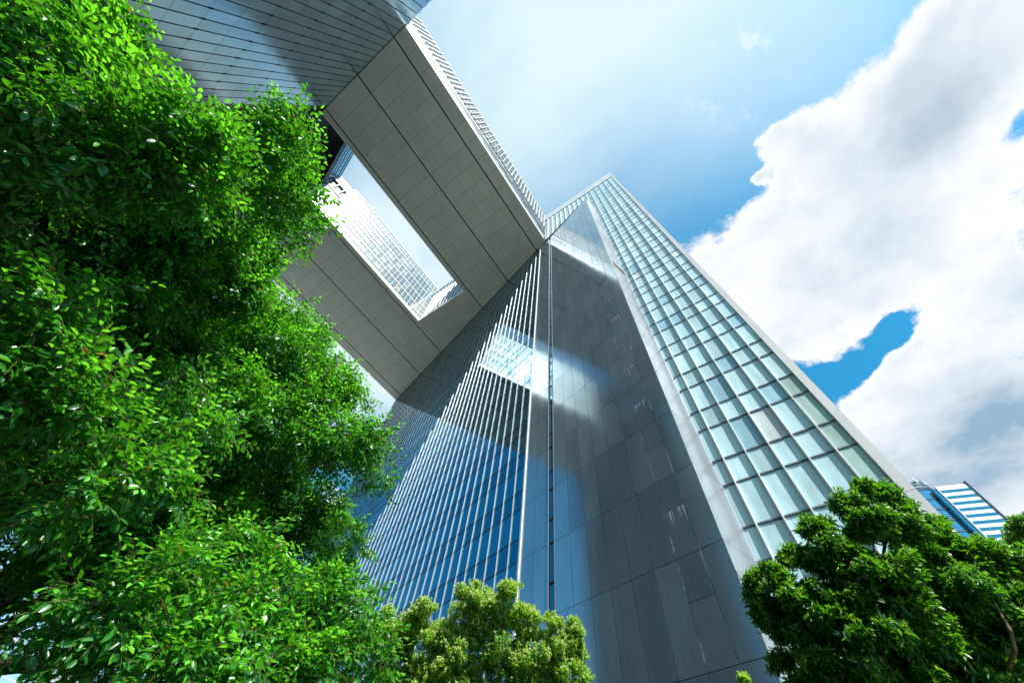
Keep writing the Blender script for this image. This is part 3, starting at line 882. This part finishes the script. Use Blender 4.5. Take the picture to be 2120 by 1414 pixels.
# big fig tree overhanging at the left --------------------------------
FIG_LIT = [
 (70,50,3.3,110),(180,40,3.5,75),(110,170,3.0,105),(10,230,2.9,110),(215,75,3.7,45),(205,180,3.2,55),(250,108,3.8,20),(288,112,3.8,14,1.5),(-60,120,3,120),
 (330,265,3.1,66),(240,300,2.9,88),(420,310,3.3,60),(120,300,2.8,95),(390,380,3.2,66),(290,370,3.2,70),(455,290,3.4,34),(470,365,3.6,34),
 (590,290,4.4,58),(520,320,4.4,48),(600,245,4.4,34),(605,370,4.3,50),(640,468,4.3,30),(575,430,4.4,45),(640,330,4.35,20),(600,500,4.5,30),
 (40,600,2.6,85),(70,700,2.5,85),(120,800,2.5,75),(30,860,2.5,85),(170,880,2.6,48),
 (590,640,6.0,42),(560,700,5.6,62),(640,745,6.0,48),(695,795,6.1,55),(742,822,6.1,30),(640,840,5.6,62),(720,915,5.5,66),(790,985,5.5,38),(770,930,5.5,36),(660,935,5.2,58),
 (560,860,5.0,66),(480,800,4.6,58),(425,745,4.6,52),(440,880,4.0,66),(365,815,3.9,50),
 (330,930,3.4,60),(255,965,2.9,58),(175,1000,2.6,58),(325,1020,3.0,48),(110,1060,2.7,45),
 (430,1115,3.7,48),(505,1145,3.8,48),(380,1175,3.3,52),(560,1195,3.9,58),(630,1228,3.9,58),(700,1262,4.0,62),(742,1330,4.0,52),(650,1345,3.6,78),(540,1305,3.3,78),
 (430,1270,3.0,78),(300,1210,2.7,62),(215,1290,2.5,66),(330,1370,2.6,84),(470,1390,2.8,80),(180,1400,2.4,58),(760,1400,4.0,42),(600,1425,3.3,84),
 (738,1135,5.2,34),(705,1108,5.4,40)]
FIG_BACK = [  # inner fill; densest and out-of-view clumps are added to block light
 (180,950,4.6,90,1.1),(320,900,5.0,90,1.2),(420,980,5.2,80,1.2),(300,1000,4.8,80,1.1),(450,1100,4.9,80,1.3),(330,1140,4.6,80,1.1),(230,1080,4.6,80,.9),(430,1190,4.8,80,1.2),(300,1320,4.4,90,.9),(430,1360,4.6,90,1.1),(560,1400,4.8,80,1.1),(640,1290,5.0,70,1.2),(700,1340,4.9,60,1.1),(240,1220,4.6,80,.8),(100,1000,4.8,80,.7),(160,860,4.4,80,1.1),(400,860,5.2,80,1.3),
 (620,1150,6.3,60,1.2),(560,1140,6.2,50,1.2),(680,1180,6.2,40,1.0),(520,1080,5.8,50,1.2),
 (300,480,3.9,90,1.3),(150,460,3.5,100,1.2),(430,480,4.3,80,1.4),(200,580,3.7,90,1.2),(330,590,4.2,90,1.3),(440,600,4.7,80,1.3),(60,560,3.5,90,1.0),(120,760,4.0,110,1.0),(500,560,5.0,60,1.4),(545,520,5.2,45,1.3),
 (250,720,4.2,90,1.2),(230,840,4.1,80,1.0),(340,720,4.7,80,1.2),(60,960,4.2,80,.5),(560,1010,6.1,80,1.4),(640,1040,6.1,66,1.3),(470,1000,5.4,80,1.2),(590,1090,6.2,66,1.1),(690,1070,6.0,40,.9),(130,1120,4.6,90,.5),(280,1090,4.2,80,.9),(390,1050,4.7,66,1.1),(480,920,4.9,60,1.2),
 (20,1010,4.4,80,.35),(60,1290,4.6,100,.25),(180,1190,4.4,80,.6),(140,1400,4.6,90,.25),(370,1270,4.2,90,.9),(500,1230,4.8,75,1.0),(20,430,3.6,100,1.1),(230,430,4.0,90,1.3),(390,430,4.4,66,1.3),(560,930,5.9,75,1.1),
 (20,60,4.4,140,1.0),(160,200,4.4,120,1.1),(560,1330,4.6,90,.8),(-140,800,5,150,.8),(-140,400,4.5,160,.9),(-140,100,4.5,160,.9),
 (340,300,4.8,90,1.6),(440,340,5.2,80,1.7),(530,370,5.4,66,1.7),(570,300,5.6,50,1.6),(470,290,5.4,36,1.4),(300,240,4.6,40,1.4),(590,440,5.6,50,1.4),(610,700,6.8,62,1.4),(660,810,6.8,70,1.4),(530,800,5.8,75,1.4),(735,935,6.4,42,1.2),(420,680,5.4,80,1.3),(500,700,6.0,60,1.4)]
figp = [twig(NR.integers(7, 11), NR.uniform(.22, .34), .082, .041, 2, bright_tip=((0, 0, 1, 0, 1, 0, 0)[i % 7] if i < 7 else (1, 3, 4, 2, 5, 3, 2)[i % 7]), dry=.004) for i in range(14)]
figmats = [M['fig_leaf'], M['fig_sunlit'], M['stem'], M['dry_leaf']]
fb = at(-60, 1130, 6.4)
figb = [(c[0], c[1], c[2], c[3], (c[4] if len(c) > 4 else 1) ) for c in FIG_LIT] + [(c[0], c[1], c[2], c[3], c[4] * 1.0) for c in FIG_BACK]
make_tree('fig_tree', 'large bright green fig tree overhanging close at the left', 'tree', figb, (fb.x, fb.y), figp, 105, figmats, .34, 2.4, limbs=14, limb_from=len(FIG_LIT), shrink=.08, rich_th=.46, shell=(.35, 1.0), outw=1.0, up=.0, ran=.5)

# yellow-green tree, centre bottom ---------------------------------
CEN = [(790,1320,12.6,40),(800,1280,12.7,30),(790,1390,12.4,45),(1185,1290,12.2,18),(815,1330,12.5,50),(850,1290,12.4,45),(880,1262,12.3,30),(830,1400,12,60),(905,1330,12,55),(960,1290,12.2,52),(972,1225,12.3,30),(1000,1260,12.1,48),(1050,1250,12,48),(1085,1290,12,42),
 (1060,1215,12.1,22),(1020,1330,11.6,55),(950,1380,11.3,65),(1100,1345,11.6,55),(1150,1330,11.8,42),(1143,1285,11.9,24),(1190,1310,12,26),(1195,1345,11.9,28),(1160,1390,11.4,48),(1205,1395,11.6,24),(1060,1405,11.2,60),
 (880,1400,11.4,60),(1000,1450,11.2,80),(1120,1450,11.2,70),(860,1460,11.4,70)]
cenp = [rosette(9, .105, .036, 1, cen=c_) for c_ in (0, 0, 1, 1, 12, 10, 14, 9)]
cb_ = at(1010, 1500, 12.5)
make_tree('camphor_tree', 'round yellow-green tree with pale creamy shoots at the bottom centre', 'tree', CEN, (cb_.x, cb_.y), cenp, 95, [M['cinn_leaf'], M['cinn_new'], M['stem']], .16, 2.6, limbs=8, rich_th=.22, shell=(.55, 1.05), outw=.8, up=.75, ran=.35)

# dark green tree, right bottom --------------------------------------
RGT = [(1560,1215,8.3,42),(1600,1190,8.3,40),(1585,1265,8.2,48),(1650,1150,8.4,42),(1640,1230,8.0,60),(1690,1085,8.5,42),(1710,1150,8.2,60),(1760,1050,8.6,45),(1785,1010,8.7,30),(1830,1020,8.7,32),(1800,1080,8.3,60),
 (1860,1060,8.5,45),(1880,1120,8.1,60),(1930,1085,8.4,32),(1950,1140,8.1,55),(1760,1180,7.8,70),(1690,1240,7.7,70),(1640,1310,7.8,55),(1620,1370,7.9,38),(1700,1340,7.4,75),(1850,1200,7.6,75),(2010,1150,8,48),(2060,1150,7.9,42),
 (1960,1230,7.5,75),(2060,1240,7.4,75),(1800,1290,7.2,80),(1900,1310,7.1,80),(1760,1390,7.0,80),(1870,1410,6.9,80),(2010,1330,7.1,80),(2100,1300,7.1,75),(1990,1430,6.8,80),(2090,1410,6.8,70),(2110,1180,7.7,55),(1680,1420,7.2,55),(2150,1350,7,80)]
rgtp = [rosette(9, .15, .048, 2, cen=(0, 0, 0, 1, 3, 4, 2, 3)[i], spread=(50, 120), stem=.16) for i in range(8)]
rb_ = at(1900, 1560, 8.6)
make_tree('broadleaf_tree', 'broad dark green tree in front of the glass grid face at the bottom right', 'tree', RGT, (rb_.x, rb_.y), rgtp, 72, [M['mid_leaf'], M['mid_sunlit'], M['stem']], .17, 2.5, limbs=10, shrink=.10, sub=13, rich_th=.5, shell=(.5, 1.05), outw=.8, up=.45, ran=.4)

b = MB()
tube(b, [np.array(at(*q)) for q in ((1960, 1560, 6.9), (2040, 1440, 6.65), (2085, 1388, 6.55), (2100, 1345, 6.5), (2092, 1305, 6.6), (2060, 1250, 6.9))], [.07, .05, .042, .036, .028, .016], 8)
ro = [o for o in bpy.data.objects if o.get('label', '').startswith('broad dark green')][0]
b.build('branch', M['bark_light'], ro, origin=tuple(ro.location))
# a further tree at the right border and a young one in the gap -----------
FAR = [(2112,1085,13,20),(2125,1120,13,32),(2100,1120,13,16),(2140,1160,13,40)]
fr_ = at(2150, 1400, 14)
make_tree('slender_tree', 'small dark treetop rising at the right edge below the clouds', 'tree', FAR, (fr_.x, fr_.y), [rosette(9, .13, .042, 1, cen=1) for i in range(4)], 60, [M['mid_leaf'], M['mid_sunlit'], M['stem']], .12, 3.0, limbs=3, shell=(.3, 1.05), outw=.8, up=.5, ran=.4)
YNG = [(1540,1402,10.5,13),(1552,1430,10.5,20)]
yg_ = at(1548, 1500, 10.5)
make_tree('sapling', 'pale shoot of a young tree in front of the metal wedge wall', 'tree', YNG, (yg_.x, yg_.y), [rosette(9, .10, .034, 1, cen=4) for i in range(4)], 80, [M['cinn_leaf'], M['cinn_new'], M['stem']], .05, 2.0, limbs=1, shell=(.2, 1.05), outw=.8, up=.7, ran=.4)

# ------------------------------------------------------------------ far towers
def polar(az, dist, z=0): return (dist * math.cos(R(az)), dist * math.sin(R(az)), z)
D0 = 260.0
a0 = Vector(polar(-16.14, D0)); a1 = Vector(polar(-18.42, D0 * 1.029))
dv = (a1 - a0); wlen = dv.length; uu = dv.normalized(); nn = Vector((uu.y, -uu.x, 0))
if nn.dot(-a0) < 0: nn = -nn
WT = thing('banded_tower', 'distant white tower with horizontal blue window bands beyond the glass tower', 'office tower', (a0 + a1) / 2 - nn * 10)
def ob(mb, s0, s1, d0, d1, z0, z1, mi=0):
    c = []
    for z in (z0, z1):
        for s, d in ((s0, d1), (s1, d1), (s1, d0), (s0, d0)):
            p = a0 + uu * s + nn * d; c.append((p.x, p.y, z))
    cr = uu.x * nn.y - uu.y * nn.x
    if cr > 0: c = [c[1], c[0], c[3], c[2], c[5], c[4], c[7], c[6]]
    mb.hexa(c, mi)
TOPZ = EYE + 147.6
b = MB(); ob(b, 0, wlen, -22, 0, 0, TOPZ); b.build('wall', M['white_paint'], WT)
for k in range(14):
    z1 = EYE + 145.2 - 3.37 * k
    b = MB(); ob(b, .35, wlen - .25, 0, .05, z1 - 1.62, z1); b.build('window', M['band_glass'], WT)
b = MB()
for q in (0.5, 1.3): ob(b, 0, wlen, 0, .06, TOPZ - q, TOPZ - q + .08)
b.build('ledge', M['grey_metal'], WT)
b = MB(); ob(b, wlen, wlen + .5, -18, .6, 0, TOPZ + 1.2); b.build('edge_fin', M['dark_metal'], WT)
b = MB(); ob(b, -1.7, -.05, -14, -.6, 0, TOPZ - 1.0); b.build('side_glass', M['band_glass'], WT)
# round glass tower beside it
RT = thing('round_tower', 'distant curved blue glass tower crowned with antennas beside the white banded tower', 'office tower', polar(-13.9, 262))
rc = Vector(polar(-13.95, 266)); rad_ = 8.6
def cyl(mb, r, z0, z1, n=40, mi=0):
    pts = [(rc.x + r * math.cos(2 * math.pi * k / n), rc.y + r * math.sin(2 * math.pi * k / n)) for k in range(n)]
    for k in range(n):
        a, c = pts[k], pts[(k + 1) % n]; mb.quad([(*a, z0), (*c, z0), (*c, z1), (*a, z1)], mi)
    mb.quad([(*p, z1) for p in pts], mi)
zt = EYE + 149.0
b = MB(); cyl(b, rad_, 0, zt); b.build('glass_drum', M['sky_glass'], RT)
b = MB()
for k in range(40):
    cyl(b, rad_ + (.35 if k % 5 == 0 else .1), zt - 1.0 - 1.15 * k, zt - 1.0 - 1.15 * k + (.5 if k % 5 == 0 else .14))
b.build('floor_ring', M['channel'], RT)
b = MB(); cyl(b, rad_ - .6, zt, zt + 2.2); b.build('plant_room', M['pale_metal'], RT)
b = MB()
for z, r in ((zt + .3, rad_ + .4), (zt + 2.4, rad_ - .1), (zt + 4.2, rad_ - .6)): cyl(b, r, z, z + .55)
b.build('crown_ring', M['grey_metal'], RT)
rr_ = random.Random(5)
for k in range(26):
    a = k / 26 * 6.283; r = rad_ - .6
    x, y = rc.x + r * math.cos(a), rc.y + r * math.sin(a)
    b = MB(); h = rr_.uniform(3, 6.5); w_ = .12
    b.hexa([(x - w_, y - w_, zt), (x + w_, y - w_, zt), (x + w_, y + w_, zt), (x - w_, y + w_, zt), (x - w_, y - w_, zt + h), (x + w_, y - w_, zt + h), (x + w_, y + w_, zt + h), (x - w_, y + w_, zt + h)])
    for q in range(2):
        zq = zt + rr_.uniform(2.5, h); w2 = .35; ox, oy = rr_.uniform(-.7, .7), rr_.uniform(-.7, .7)
        b.hexa([(x + ox - w2, y + oy - w2, zq - .6), (x + ox + w2, y + oy - w2, zq - .6), (x + ox + w2, y + oy + w2, zq - .6), (x + ox - w2, y + oy + w2, zq - .6), (x + ox - w2, y + oy - w2, zq + .6), (x + ox + w2, y + oy - w2, zq + .6), (x + ox + w2, y + oy + w2, zq + .6), (x + ox - w2, y + oy + w2, zq + .6)])
        b.hexa([(x - .05, y - .05, zq - .05), (x + ox, y + oy - .05, zq - .05), (x + ox, y + oy + .05, zq - .05), (x - .05, y + .05, zq - .05), (x - .05, y - .05, zq + .05), (x + ox, y + oy - .05, zq + .05), (x + ox, y + oy + .05, zq + .05), (x - .05, y + .05, zq + .05)])
    b.build('antenna', M['grey_metal'] if k % 3 else M['white_paint'], RT)
